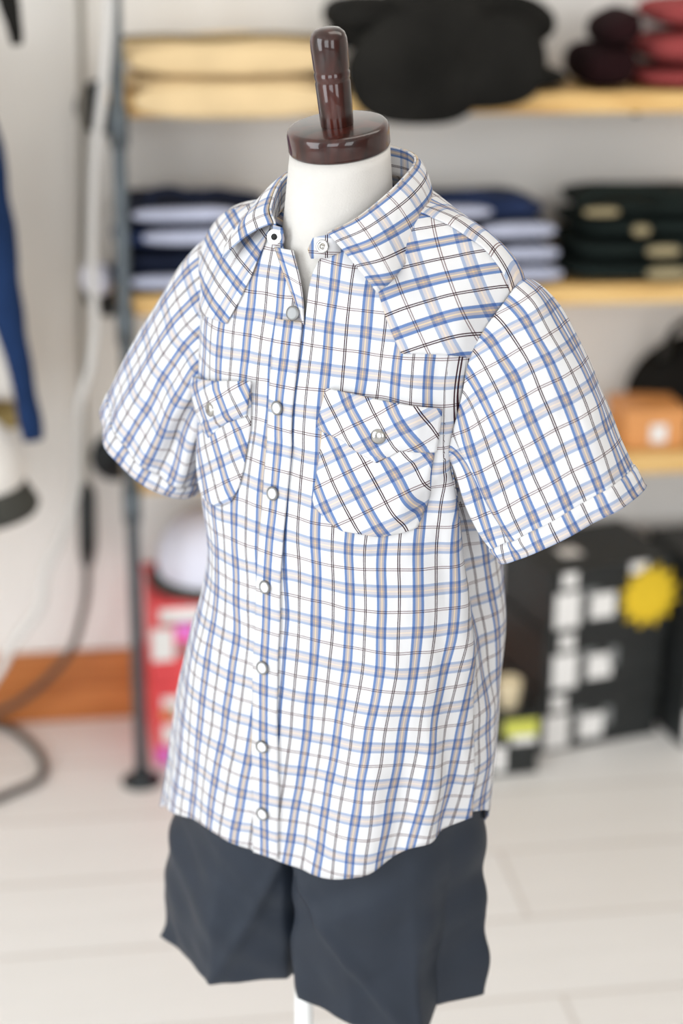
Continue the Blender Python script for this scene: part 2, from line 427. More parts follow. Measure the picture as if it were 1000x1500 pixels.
def surf_uv(P, th, center_col):
    """warp coordinate = arc length round the ring from the centre front, weft = height"""
    r, n, _ = P.shape
    seg = np.sqrt(((P[:, 1:] - P[:, :-1])[..., :2] ** 2).sum(-1))
    s = np.concatenate([np.zeros((r, 1)), np.cumsum(seg, 1)], 1)
    s = s - s[:, center_col:center_col + 1]
    ref = LOW_R - 1
    uref, sref = P[ref, :, 0], s[ref]
    o = np.argsort(uref)
    k = np.clip((np.arange(r) - (ref - 14)) / 14.0, 0, 1)[:, None]
    uo, so = uref[o], sref[o]
    alt = np.interp(P[..., 0], uo, so) + np.minimum(P[..., 0] - uo[0], 0) + np.maximum(P[..., 0] - uo[-1], 0)
    s = s * (1 - k) + alt * k
    dz = np.sqrt(((P[1:] - P[:-1])[..., 1:] ** 2).sum(-1))
    v = P[..., 2] * 1.0
    return np.stack([s, v], -1)

def to_xyz(P): return loc3(P[..., 0], P[..., 1], P[..., 2])

def seam_n(t): return float(np.interp(t, [0, .4, .7, .9, 1], [10, 8, 11, 18, 20]))
def seam_f(t): return 186.0
lin = lambda a_, b_, n: np.radians(np.linspace(a_, b_, n))
th_nf = lambda t: lin(seam_n(t), 90, 130)
th_ff = lambda t: lin(90, seam_f(t), 130)
th_b = lambda t: lin(seam_f(t), 360 + seam_n(t), 190)
UV_PH = 0.0
panels = {}
for key, th, cc in (('near', th_nf, 129), ('far', th_ff, 0), ('back', th_b, 95)):
    P = body_surface(th)
    UV = surf_uv(P, th, cc)
    if key == 'back': UV[..., 0] += 0.4 * WARP_P
    P = rough(rough(P, .0050, 15, 3.1), .0014, 42, 8.3)
    panels[key] = (P, UV)
    ang = 1.0
    X = to_xyz(P)
    UV = UV + np.array([{'near': .20, 'far': .37, 'back': .1}[key] * WARP_P, 0.006])
    # UV runs left to right in u
    grid('front_panel' if key != 'back' else 'back_panel', X[:, ::-1], UV[:, ::-1], M['plaid'], shirt, thick=.0007)

def bvh_from(Ps):
    V, F = [], []
    for P in Ps:
        X = to_xyz(P); r, c, _ = X.shape; b = len(V)
        V += [tuple(v) for v in X.reshape(-1, 3)]
        for i in range(r - 1):
            for j in range(c - 1):
                a = b + i * c + j; F.append((a, a + 1, a + c + 1, a + c))
    return BVHTree.FromPolygons(V, F)
BODY = bvh_from([panels[k][0] for k in ('near', 'far', 'back')])

def cast(p, d):
    h = BODY.ray_cast(Vector(p), Vector(d))
    return h

def patch(name, rows, e1, e2, dr, off, m, parent, nu=24, nv=24, uvrot=0.0, uvoff=(0, 0), thick=.0008, puff=0.0, uvfun=None, zmin=0.0):
    """rows: list of (v, left, right): 2-D outline rows in the plane (e1, e2); projected on the shirt along dr and lifted by off"""
    e1, e2, dr = (Vector(q) for q in (e1, e2, dr)); dr.normalize()
    vs = [r[0] for r in rows]
    P = np.zeros((nv, nu, 3)); UV = np.zeros((nv, nu, 2)); ok = np.zeros((nv, nu), bool)
    par = np.linspace(0, len(rows) - 1, nv)
    for i, t in enumerate(par):
        k = min(int(t), len(rows) - 2); f = t - k
        lx, ly = np.array(rows[k][1]) * (1 - f) + np.array(rows[k + 1][1]) * f
        rx, ry = np.array(rows[k][2]) * (1 - f) + np.array(rows[k + 1][2]) * f
        for j in range(nu):
            s = j / (nu - 1); x, y = lx + (rx - lx) * s, ly + (ry - ly) * s
            h = cast(e1 * x + e2 * y - dr * 2.5, dr)
            if h[0] is None or h[0].z < zmin: continue
            nrm = h[1] if h[1].dot(dr) < 0 else -h[1]
            edge = min(s, 1 - s, i / (nv - 1), 1 - i / (nv - 1))
            o_ = off + puff * min(1, edge * 6)
            P[i, j] = (h[0] + nrm * o_)[:]; ok[i, j] = True
            c, sn = cos(uvrot), sin(uvrot)
            UV[i, j] = (c * x + sn * y + uvoff[0], -sn * x + c * y + uvoff[1]) if uvfun is None else uvfun(x, y, P[i, j])
    bad = np.argwhere(~ok); good = np.argwhere(ok)
    for b in bad:
        g = good[((good - b) ** 2).sum(1).argmin()]; P[tuple(b)] = P[tuple(g)]; UV[tuple(b)] = UV[tuple(g)]
    return grid(name, P[::-1], UV[::-1], m, parent, thick=thick)

FR = ((1, 0, 0), (0, 0, 1), (0, 1, 0))     # seen from the wearer's front

def snap(parent, u, z, kind='pearl', r=.0058, off=.002, dr=(0, 1, 0)):
    d = Vector(dr).normalized()
    h = cast(Vector((u, 0, z)) - d * .5, d)
    nrm = h[1] if h[1].dot(d) < 0 else -h[1]
    p = h[0] + nrm * off
    ringm, capm = {'pearl': (M['dull_metal'], M['pearl']), 'silver': (M['silver'], M['silver']), 'dull': (M['dull_metal'], M['dull_metal'])}[kind]
    if kind == 'dull':
        return lathe('snap', p, nrm, [(0, r), (.0010, r), (.0015, r * .92), (.0016, r * .6), (.0016, 0)], ringm, parent, 28)
    s = lathe('snap', p, nrm, [(0, r), (.0010, r), (.0016, r * .95), (.0018, r * .84), (.0012, r * .74)] if kind == 'pearl'
              else [(0, r), (.001, r), (.0022, r * .8), (.0030, r * .45), (.0032, 0)], ringm, parent, 28)
    if kind == 'pearl':
        lathe('snap_cap', p, nrm, [(.0010, r * .76), (.0015, r * .66), (.0019, r * .4), (.002, 0)], capm, s, 28)
    return s

# placket: an overlapping band on the wearer's right front, its edge on the centre line
def placket_uv(x, y, p): return (x + .66 * WARP_P, y + 0.006)
PL_W = .0235
rows = [(z, (-PL_W, z), (.0012, z)) for z in np.linspace(1.186, .7165, 14)]
placket = patch('placket', rows, *FR, .0030, M['plaid'], shirt, nu=10, nv=120, uvfun=placket_uv, thick=.0016)
for z, kd in ((1.192, 'dull'), (1.1182, 'pearl'), (1.0483, 'pearl'), (.9712, 'pearl'), (.9014, 'pearl'), (.830, 'pearl'), (.766, 'pearl')):
    snap(placket, -.0082 if kd == 'dull' else -.0122, z, kd, off=.0042)

# western yokes
def yoke(side):
    e2 = Vector((0, 0.45, 0.9)).normalized()
    dr = Vector((0, 0.9, -0.45))
    s = side
    pts = YOKE if s > 0 else [((a_[0] - .011, a_[1]), b_) for a_, b_ in YOKE]
    rows = [(i, (s * a[0], a[1]), (s * b[0], b[1])) for i, (a, b) in enumerate(pts)]
    def uvf(x, y, p):
        a = radians(32); x = x * s
        return (cos(a) * y - sin(a) * x + (.004 if s > 0 else .01), cos(a) * x + sin(a) * y)
    return patch('front_yoke', rows, (1, 0, 0), e2, dr, .0016, M['plaid'], shirt, nu=34, nv=34, zmin=1.12, uvfun=uvf, thick=.0009)
def y2(u, z, w):   # plane coordinate of a (u, w, z) point for the yoke frame
    return (u, (-w) * 0.4472 + z * 0.8944)
YOKE = [((.058, y2(0, 1.2720, -.014)[1]), (.150, y2(0, 1.2340, -.024)[1])),
        ((.058, y2(0, 1.266, .005)[1]), (.149, y2(0, 1.226, -.012)[1])),
        ((.056, y2(0, 1.240, .045)[1]), (.143, y2(0, 1.205, .0)[1])),
        ((.064, y2(0, 1.214, .050)[1]), (.138, y2(0, 1.188, .014)[1])),
        ((.073, y2(0, 1.193, .052)[1]), (.134, y2(0, 1.176, .020)[1])),
        ((.085, y2(0, 1.172, .052)[1]), (.132, y2(0, 1.169, .022)[1]))]
yoke(1); yoke(-1)

# back yoke: wraps over the shoulder line
rows = []
for w in np.linspace(-.085, .012, 10):
    k = (w + .085) / .097
    rows.append((w, (-.150 + .004 * k, -w), (.150 - .004 * k, -w)))
def back_uv(x, y, p): return (y + .01, x)
def shoulder_strip(s):
    rows = [(0, (s * .050, .075), (s * .140, .085)), (1, (s * .05, .04), (s * .152, .05)), (2, (s * .058, .012), (s * .154, .022)), (3, (s * .064, .0), (s * .150, .010))]
    return patch('back_yoke', rows, (1, 0, 0), (0, 1, 0), (0, 0, -1), .0028 if s > 0 else .0010, M['plaid'], shirt, nu=30, nv=26, zmin=1.17, uvfun=back_uv, thick=.0009)
shoulder_strip(1); shoulder_strip(-1)

# chest pockets with pointed flaps
def pocket(body, cols, sp, off):
    a = radians(32)
    def uvf(x, y, p): return (cos(a) * x + sin(a) * (y - 1.1) + off[0], -sin(a) * x + cos(a) * (y - 1.1) + off[1])
    pk = patch('chest_pocket', [(i, l, r) for i, (l, r) in enumerate(body)], *FR, .0022, M['plaid'], shirt, nu=34, nv=40, uvfun=uvf, thick=.0012, puff=.0025)
    uvg = lambda x, y, p: (lambda q: (q[0] + .0022, q[1] + .003))(uvf(x, y, p))
    f = patch('pocket_flap', [(0, c[0], c[1]) for c in cols], *FR, .0042, M['plaid'], pk, nu=28, nv=44, uvfun=uvg, thick=.0012, puff=.002)
    snap(f, sp[0], sp[1], 'silver', r=.0062, off=.0066)
    return pk
pocket([((.0290, 1.125), (.1140, 1.122)), ((.0280, 1.100), (.1135, 1.100)), ((.0262, 1.070), (.1100, 1.065)), ((.0250, 1.051), (.1062, 1.042)), ((.0270, 1.0455), (.1045, 1.0345)), ((.0400, 1.0350), (.096, 1.0305)), ((.0520, 1.0295), (.080, 1.0268))],
       [((.0310, 1.1405), (.0245, 1.1085)), ((.049, 1.1385), (.047, 1.1010)), ((.073, 1.136), (.0725, 1.0855)), ((.092, 1.134), (.090, 1.0985)), ((.1165, 1.1315), (.1140, 1.097))], (.074, 1.108), (.004, .006))
pocket([((-.128, 1.115), (-.0425, 1.125)), ((-.126, 1.09), (-.0428, 1.095)), ((-.122, 1.062), (-.0455, 1.062)), ((-.117, 1.040), (-.0495, 1.046)), ((-.112, 1.031), (-.0560, 1.0325)), ((-.098, 1.025), (-.0680, 1.0255)), ((-.088, 1.0225), (-.0760, 1.0235))],
       [((-.131, 1.116), (-.129, 1.087)), ((-.108, 1.122), (-.108, 1.0855)), ((-.088, 1.126), (-.088, 1.0765)), ((-.066, 1.130), (-.067, 1.0955)), ((-.0410, 1.134), (-.0450, 1.1060))], (-.0840, 1.1030), (.001, .004))

# ------------------------------------------------------------------ sleeves
ARM = [(0, (.149, -.025, 1.224)), (40, (.143, .004, 1.204)), (75, (.131, .022, 1.172)), (110, (.126, .033, 1.128)), (150, (.119, .030, 1.088)), (180, (.115, -.010, 1.078)),
       (215, (.118, -.06, 1.09)), (260, (.128, -.088, 1.14)), (305, (.141, -.074, 1.19)), (335, (.147, -.05, 1.215))]
def sleeve(s, cuff_o, cuff_i, half_w, tilt_w):
    n, rws = 120, 46
    ph = np.radians(np.linspace(0, 360, n, endpoint=False))
    A = crv_per([a[0] for a in ARM], np.array([a[1] for a in ARM]), np.degrees(ph), 360)
    if s < 0: A[:, 0] *= 1 - .09 * np.clip(np.sin(ph), 0, 1) ** .7
    A[:, 0] *= s
    # start slightly inside the body so the seam closes
    O, I = np.array(cuff_o, float), np.array(cuff_i, float); O[0] *= s; I[0] *= s
    C = (O + I) / 2; mj = (O - I) / 2
    mn = np.array([tilt_w[0] * s, half_w, tilt_w[1]])
    axis = np.cross(mj, mn); axis /= np.linalg.norm(axis)
    if axis[2] > 0: axis = -axis
    cc, ss = np.cos(ph), np.sin(ph)
    K = C + np.sign(cc)[:, None] * (np.abs(cc) ** .95)[:, None] * mj + np.sign(ss)[:, None] * (np.abs(ss) ** .8)[:, None] * mn
    t = np.linspace(0, 1, rws)[:, None, None]
    out = np.zeros_like(A); top = np.clip(cc, 0, 1)
    out[:, 0] = s * (.05 + .075 * top); out[:, 2] = -.03 - .02 * top; out[:, 1] = .03 * ss
    tan1 = np.broadcast_to(axis * .10, K.shape)
    h00 = 2*t**3-3*t**2+1; h10 = t**3-2*t**2+t; h01 = -2*t**3+3*t**2; h11 = t**3-t**2
    P = h00 * A + h10 * out + h01 * K + h11 * tan1
    cen = P.mean(1, keepdims=True); nrm = P - cen; nrm /= np.linalg.norm(nrm, axis=-1, keepdims=True)
    tt = t[..., 0]
    pd = np.degrees(ph)[None]
    def bump(x, c, w): return np.exp(-((x - c) / w) ** 2)
    d = .0085 * np.sin((pd - 150) * pi / 22 + 2.5 * tt) * bump(pd, 125, 38) * np.sin(pi * np.clip(tt * 1.05, 0, 1)) ** .7
    d += .003 * np.sin(pd * pi / 30) * tt * bump(pd, 60, 40)
    d += .004 * np.sin(pd * pi / 26) * bump(pd, 250, 60) * np.sin(pi * tt)
    P = P + nrm * d[..., None]
    P = rough(rough(P, .0035, 17, 7.7 + s), .0012, 45, 2.7)
    ln = np.linalg.norm(np.diff(P, axis=1, append=P[:, :1]), axis=-1)
    arc = np.concatenate([np.zeros((rws, 1)), np.cumsum(ln, 1)[:, :-1]], 1)
    ref = arc[rws * 2 // 3]
    U = np.broadcast_to(ref, arc.shape)
    lv = np.linalg.norm(np.diff(P, axis=0), axis=-1); V = np.concatenate([np.zeros((1, n)), np.cumsum(lv, 0)], 0)
    V = V - V[-1:]
    UV = np.stack([U + .004, V], -1)
    k = int(rws * .86)
    X = to_xyz(P)
    flip = (lambda a: a[:, ::-1]) if s > 0 else (lambda a: a)
    sl = grid('sleeve', flip(X), flip(UV), M['plaid'], shirt, thick=.0008, closed=True)
    # turned-up hem: a slightly larger band round the sleeve end
    Q = P[k:] + nrm[k:] * .0013; Q = Q.copy()
    e = np.linspace(0, 1, len(Q))
    Q[0] = P[k] + nrm[k] * .0006
    Q[-1] = P[-1] + nrm[-1] * .0018
    UVc = UV[k:] + np.array([-.0035, .012])
    grid('sleeve_hem', flip(to_xyz(Q)), flip(UVc), M['plaid'], sl, thick=.0014, closed=True)
    return P
sleeve(1, (.261, -.004, 1.074), (.157, -.002, 1.008), .046, (0.0, -.006))
sleeve(-1, (.248, -.004, 1.070), (.148, .006, 1.001), .046, (0.0, -.006))

# ------------------------------------------------------------------ collar
CS = [0, 1, 2, 3, 4, 5, 6, 7, 8]
BASE = [(.016, .053, 1.240), (.041, .041, 1.249), (.055, .0, 1.270), (.043, -.045, 1.285), (0, -.056, 1.288), (-.043, -.045, 1.285), (-.057, .0, 1.270), (-.047, .033, 1.251), (-.034, .046, 1.241)]
FOLD = [(.019, .054, 1.258), (.039, .038, 1.271), (.0525, .0, 1.293), (.039, -.047, 1.306), (0, -.058, 1.311), (-.040, -.046, 1.306), (-.056, .0, 1.290), (-.050, .033, 1.270), (-.037, .047, 1.259)]
OUT = [(.073, .068, 1.221), (.078, .048, 1.231), (.073, -.008, 1.260), (.047, -.058, 1.268), (0, -.074, 1.270), (-.056, -.062, 1.272), (-.080, -.005, 1.260), (-.088, .034, 1.240), (-.080, .056, 1.228)]
s = np.linspace(0, 8, 110)
b_, f_, o_ = (crv(CS, np.array(q), s) for q in (BASE, FOLD, OUT))
rise = np.linspace(0, 1, 8)[:, None, None]
nrm_c = np.stack([f_[:, 0], f_[:, 1], 0 * s], -1); nrm_c /= np.linalg.norm(nrm_c, axis=-1, keepdims=True)
stand = b_ * (1 - rise) + f_ * rise - nrm_c * .0012
arc = np.concatenate([[0], np.cumsum(np.linalg.norm(np.diff(f_, axis=0), axis=-1))])
UVs = np.stack([np.broadcast_to(rise[..., 0] * .03, stand.shape[:2]) + .012, np.broadcast_to(arc, stand.shape[:2])], -1)
cstand = grid('collar_stand', to_xyz(stand), UVs, M['plaid'], shirt, thick=.0016)
tt = np.linspace(0, 1, 16)[:, None, None]
mid = f_ * .62 + o_ * .38 + nrm_c * .007 + np.array([0, 0, .005])
leaf = (1 - tt)**2 * f_ + 2 * tt * (1 - tt) * mid + tt**2 * o_
wid = np.linalg.norm(o_ - f_, axis=-1)
UVl = np.stack([tt[..., 0] * wid[None] + .007, np.broadcast_to(arc, leaf.shape[:2]) * 1.05], -1)
grid('collar_leaf', to_xyz(leaf)[:, ::-1], UVl[:, ::-1], M['plaid'], shirt, thick=.0016)

# stand tabs with the neck snap
def tab(pts, name='collar_tab'):
    P = np.array(pts, float); UV = np.stack([P[..., 0] * 1.0 + .003, P[..., 2]], -1)
    g = grid(name, to_xyz(P), UV, M['plaid'], cstand, thick=.0018)
    return g
tab([[(.006, .0575, 1.237), (.019, .0552, 1.2385), (.030, .0495, 1.244)], [(.0035, .058, 1.244), (.019, .0556, 1.248), (.030, .0495, 1.252)], [(.008, .0575, 1.2535), (.019, .0552, 1.2565), (.030, .0492, 1.262)]])
tab([[(-.046, .037, 1.240), (-.036, .0475, 1.239), (-.028, .0475, 1.239)], [(-.046, .037, 1.248), (-.036, .0475, 1.248), (-.0255, .048, 1.247)], [(-.046, .037, 1.258), (-.036, .047, 1.257), (-.028, .0475, 1.256)]])
def free_snap(p, nrm, kind):
    p = Vector(loc3(*p)); nr = Vector(loc3(*nrm)).normalized()
    a = lathe('snap', p, nr, [(0, .0052), (.0014, .0052), (.0018, .0045), (.0012, .0032), (.0012, .002), (.0022, .0018), (.0024, 0)] if kind == 'stud' else [(0, .006), (.0008, .006), (.001, .0045), (.0004, .002), (.0002, 0)],
              M['silver'] if kind == 'stud' else M['white_metal'], cstand, 28)
    if kind == 'socket':
        lathe('snap_hole', p, nr, [(.0006, .0026), (.0012, .0024), (.0013, 0)], M['black_hole'], a, 20)
free_snap((.0165, .0565, 1.2475), (.15, 1, .25), 'stud')
free_snap((-.0335, .0492, 1.2485), (.25, 1, .2), 'socket')

# front facing folded open along the neck opening on the wearer's right
fc = np.array([[(-.034, .0475, 1.240), (-.0135, .0520, 1.2405)], [(-.024, .053, 1.226), (-.0055, .0545, 1.220)], [(-.011, .0575, 1.206), (-.0005, .0575, 1.203)], [(.001, .0605, 1.185), (.0018, .0600, 1.185)]])
rr = np.linspace(0, 3, 20); fcs = np.stack([crv([0, 1, 2, 3], fc[:, k], rr) for k in (0, 1)], 1)
fcs = np.stack([fcs[:, 0] * (1 - k) + fcs[:, 1] * k for k in np.linspace(0, 1, 6)], 1)
lw = np.concatenate([[0], np.cumsum(np.linalg.norm(np.diff(fcs[:, 3], axis=0), axis=-1))])
UVf = np.stack([np.broadcast_to(np.linspace(0, .016, 6)[None] + .006, fcs.shape[:2]), np.broadcast_to(lw[:, None], fcs.shape[:2])], -1)
grid('front_facing', to_xyz(fcs), UVf, M['plaid'], shirt, thick=.0012)

# ------------------------------------------------------------------ dress form
thf = np.radians(np.linspace(0, 360, 72, endpoint=False))
rowsP = []
for z in np.linspace(.745, 1.085, 20):
    U, W = ring_at(thf, np.full_like(thf, max(z, .70)))
    k = .80 if z > .75 else .70
    zz = np.full_like(thf, z)
    uc = float(crv(ZT, UC_T, max(z, .70)))
    rowsP.append(np.stack([uc + (U - uc) * k * .97, W * .74, zz], -1))
degf = np.degrees(thf); dd = np.mod(degf + 90, 360) - 90
p0 = rowsP[-1]; ctr = np.array([0, -.006, 0])
p1 = crv_per(TH_T, np.array(P1_T), dd, 360) * np.array([.86, .80, 1]) + np.array([0, 0, -.012]); p2 = crv_per(TH_T, np.array(P2_T), dd, 360) * np.array([.80, .80, 1]) + np.array([0, 0, -.012])
neck_low = np.stack([-.006 + .0440 * np.cos(thf), .0 + .0450 * np.sin(thf), 1.262 - .026 * np.sin(thf)], -1)
for t in np.linspace(0, 1, 26)[1:]:
    rowsP.append((1 - t)**3 * p0 + 3 * (1 - t)**2 * t * p1 + 3 * (1 - t) * t**2 * p2 + t**3 * neck_low)
AX = np.array([0, .205, 1.0]); AX /= np.linalg.norm(AX)
CAPC = np.array([-.0040, .0005, 1.3135])
ax_x = np.array([1.0, 0, 0]); ax_y = np.cross(AX, ax_x)
neck_top = CAPC + .0398 * (np.cos(thf)[:, None] * ax_x + np.sin(thf)[:, None] * ax_y)
for t in np.linspace(0, 1, 8)[1:]:
    rowsP.append(neck_low * (1 - t) + neck_top * t)
rowsP.append(CAPC + 0.001 * (np.cos(thf)[:, None] * ax_x + np.sin(thf)[:, None] * ax_y))
grid('torso', to_xyz(np.stack(rowsP))[:, ::-1], None, M['linen'], form, closed=True)
cb = loc3(*CAPC); axx = loc3(*AX)
lathe('neck_cap', cb, axx, [(0, 0), (0, .0376), (.0012, .0396), (.0032, .0404), (.0150, .0404), (.0180, .0397), (.0195, .0382), (.0201, .0362), (.0203, 0)], M['lacquer'], form, 72)
lathe('cap_knob', cb + axx * .0195, axx, [(0, .0128), (.003, .0131), (.034, .0138), (.0353, .0134), (.0366, .0134), (.0378, .0139), (.0415, .0140), (.0427, .0135), (.044, .0135), (.0452, .0140),
                                        (.061, .0145), (.0675, .0142), (.0715, .0129), (.0745, .0099), (.0758, .005), (.076, 0)], M['lacquer'], form, 48)
lathe('stand_pole', loc3(-.030, .012, .012), (0, 0, 1), [(0, .0), (0, .0088), (.735, .0088), (.735, 0)], M['white_metal'], form, 24)
lathe('stand_base', loc3(-.030, .012, 0), (0, 0, 1), [(0, 0), (0, .13), (.006, .13), (.010, .122), (.014, .03), (.02, .02), (.03, .0105), (.03, 0)], M['white_metal'], form, 48)

# ------------------------------------------------------------------ shorts
def leg(s, hem, top_u):
    n = 120; ph = np.linspace(0, 1, n, endpoint=False)
    hem = np.array(hem, float)
    # closed polyline sampled by corner parameter, slightly rounded
    k = len(hem); xs = np.linspace(0, 1, k, endpoint=False)
    X = np.concatenate([xs, [1.0]]); Y = np.concatenate([hem, hem[:1]])
    lin = np.stack([np.interp(ph, X, Y[:, i]) for i in range(3)], -1)
    cub = crv_per(xs, hem, ph, 1.0)
    H = lin * .85 + cub * .15
    top = np.array(top_u, float); T = crv_per(np.linspace(0, 1, len(top), endpoint=False), top, ph, 1.0)
    rws = 60; t = np.linspace(0, 1, rws)[:, None, None]
    e = t ** 1.15
    P = T * (1 - e) + H * e
    cen = P.mean(1, keepdims=True); nr = P - cen; nr[..., 2] = 0; nr /= np.linalg.norm(nr, axis=-1, keepdims=True)
    F = P.reshape(-1, 3); d = np.zeros(len(F))
    for i, p in enumerate(F):
        a = p[0] * .8 + p[2] * 1.0 * (1 if s < 0 else -1)
        d[i] = .0095 * noise.noise(Vector((a * 24, (p[0] - p[2] * s) * 6, p[1] * 7 + s * 5))) + .004 * noise.noise(Vector((p[0] * 30, p[1] * 30, p[2] * 14)))
    # pressed diagonal creases running down from the crotch
    (ax_, az_), (bx_, bz_) = ((-.014, .71), (-.095, .545)) if s < 0 else ((.0, .70), (.105, .545))
    ln = sqrt((bx_ - ax_) ** 2 + (bz_ - az_) ** 2)
    sd = ((F[:, 0] - ax_) * (bz_ - az_) - (F[:, 2] - az_) * (bx_ - ax_)) / ln
    sd = -sd if s < 0 else sd
    fr = np.clip((F[:, 1] - .02) / .03, 0, 1)
    d += fr * (-.16 if s < 0 else -.10) * np.clip(np.where(sd > 0, sd, 0), 0, .045)
    d += fr * .0035 * np.exp(-(sd / .006) ** 2)
    P = P + nr * (d.reshape(rws, n) * np.clip(t[..., 0] * 2.5, 0, 1))[..., None]
    g = grid('leg', to_xyz(P), None, M['navy_cloth'], shorts, thick=.0014, closed=True)
    return g
# order: inner front, front, outer front corner, outer, outer back, back, back inner, inner
leg(1, [(-.008, .062, .557), (.05, .062, .549), (.108, .034, .541), (.104, .004, .560), (.140, -.026, .566), (.085, -.075, .565), (.01, -.055, .565), (-.006, .0, .562)],
    [(-.013, .072, .765), (.05, .080, .765), (.106, .056, .765), (.126, .02, .765), (.128, -.028, .765), (.075, -.062, .765), (.0, -.062, .765), (-.013, .0, .72)])
leg(-1, [(-.030, .040, .556), (-.095, .070, .545), (-.139, .054, .545), (-.184, .038, .546), (-.168, -.03, .552), (-.10, -.075, .555), (-.035, -.055, .560), (-.027, .0, .560)],
    [(-.014, .072, .765), (-.07, .080, .765), (-.122, .058, .765), (-.146, .03, .765), (-.146, -.02, .765), (-.10, -.062, .765), (-.025, -.062, .765), (-.014, .0, .72)])
hp = []
ring_hp = np.array([(-.013, .074), (.05, .081), (.104, .058), (.124, .02), (.126, -.028), (.075, -.062), (-.01, -.066), (-.10, -.062), (-.143, -.02), (-.144, .03), (-.122, .058), (-.07, .081)])
hr = crv_per(np.arange(12), ring_hp, np.linspace(0, 12, 72, endpoint=False), 12.0)
for q in np.linspace(0, 1, 16):
    k = 1 - .10 * q
    hp.append(np.stack([-.01 + (hr[:, 0] + .01) * k, hr[:, 1] * k, np.full(72, .755 + .11 * q)], -1))
grid('hip_section', to_xyz(np.stack(hp)), None, M['navy_cloth'], shorts, thick=.0014, closed=True)

# ------------------------------------------------------------------ wall-mounted pipe shelving
unit = thing('pipe_shelf_unit', (.047, 2.748, 0), 'wall-mounted shelf unit of grey steel pipe and three honey pine boards behind the dress form', 'shelf')
def U0(x, y, z): return (x - .047, y - 2.748, z)
BOARDS = [(1.170, 1.203), (.850, .884), (.540, .576)]
for z0, z1 in BOARDS:
    b_o = box('shelf_board', *[v - .047 for v in (.036, 2.25)], *[v - 2.748 for v in (2.768, 3.012)], z0, z1, M['shelf'], unit, bev=.003)
for px in (.047, 2.15):
    post = tube('post', [U0(px, 2.748, .012), U0(px, 2.748, 1.75)], .0115, M['pipe'], unit, seg=20)
    lathe('floor_flange', U0(px, 2.748, 0), (0, 0, 1), [(0, 0), (0, .036), (.005, .036), (.008, .022), (.022, .0165), (.024, .0125)], M['pipe_dark'], unit, 32)
    for z0, z1 in BOARDS:
        zp = z0 - .0125
        arm = tube('bracket_pipe', [U0(px, 2.748, zp), U0(px, 3.02, zp)], .0115, M['pipe'], unit, seg=18)
        lathe('pipe_tee', U0(px, 2.748, zp - .03), (0, 0, 1), [(0, .0115), (.001, .0155), (.06, .0155), (.061, .0115)], M['pipe'], unit, 24)
        lathe('wall_flange', U0(px - .022, 3.0245, zp), (0, -1, 0), [(0, 0), (0, .046), (.006, .046), (.010, .026), (.024, .0165), (.026, .012)], M['pipe_dark'], unit, 36)
for xx in (.90, 1.55):
    lathe('screw', U0(xx, 2.79, 1.170), (0, 0, -1), [(0, .008), (.004, .008), (.0075, .004), (.008, 0)], M['pipe_dark'], unit, 16)

# ------------------------------------------------------------------ folded clothes
def slab_bm(c, w, d, h, seed, layers=1, nx=3.6, nzp=2.6, wob=.006, rz=0.0, sag=None, seg=72, rings=34):
    """a soft folded bundle: a rounded block with fold grooves; c is the centre of its underside"""
    P = np.zeros((rings, seg, 3))
    for i in range(rings):
        phi = -pi / 2 + pi * i / (rings - 1)
        cz, sz = abs(cos(phi)) ** (2 / nzp), np.sign(sin(phi)) * abs(sin(phi)) ** (2 / nzp)
        for j in range(seg):
            t = 2 * pi * j / seg
            x = np.sign(cos(t)) * abs(cos(t)) ** (2 / nx) * cz; y = np.sign(sin(t)) * abs(sin(t)) ** (2 / nx) * cz
            z = (sz + 1) / 2
            g = 1 - (.045 * abs(cos(pi * layers * z)) ** 8 if layers > 1 and 0.02 < z < .98 else 0)
            p = Vector((x * w / 2 * g, y * d / 2 * g, z * h))
            q = nvec(Vector((p.x * 9 + seed, p.y * 9, p.z * 14 + seed * .3)))
            p.x += q.x * wob * 1.5; p.y += q.y * wob; p.z += q.z * wob * z
            if sag: p.z += sag(p.x, p.y) * z
            cx_, cy_ = p.x * cos(rz) - p.y * sin(rz), p.x * sin(rz) + p.y * cos(rz)
            P[i, j] = (c[0] + cx_, c[1] + cy_, c[2] + p.z)
    return P
def slab(name, c, w, d, h, m, seed, parent=None, **k):
    return grid(name, slab_bm(c, w, d, h, seed, **k), None, m, parent, closed=True)

G = 'folded khaki trousers on the top shelf'
for k, (z, h, w, cx, lab) in enumerate([(1.2035, .030, .325, .228, 'lower of two folded khaki trousers on the top shelf'), (1.2335, .056, .335, .226, 'thicker upper one of two folded khaki trousers on the top shelf')]):
    t = thing('khaki_trousers', (cx, 2.875, z), lab, 'trousers', G)
    slab('folded_cloth', (0, 0, 0), w, .245, h, M['khaki'], 2.2 + k, t, layers=2 if k else 1, nx=5, wob=.007)
    slab('overhanging_fold', (.0, -.128 if k == 0 else -.112, -.034 if k == 0 else .0), w * .97, .036, h + .026 if k == 0 else h * .9, M['khaki'], 9.1 + k, t, nx=5, wob=.004)
    if k: tube('fold_shade_line', [(-.18, -.10, h + .001), (-.1, -.105, h + .004), (-.02, -.1, h + .001), (.06, -.104, h + .006), (.14, -.1, h + .002)], .0045, M['khaki_shade'], t, per=6)  # shadow along the top fold, put in as a thin dark tube
t = thing('black_sweater', (.58, 2.872, 1.2035), 'puffy black folded sweater heaped on the top shelf, its hem drooping over the board', 'sweater', 'black clothes on the top shelf')
slab('folded_cloth', (.002, 0, .050), .36, .25, .112, M['black_wool'], 5.5, t, nx=3.4, nzp=2.4, wob=.012, sag=lambda x, y: .10 * (x + .02) - .7 * x * x)
slab('collar_corner', (-.130, -.05, .092), .13, .14, .058, M['black_wool'], 1.5, t, wob=.004)
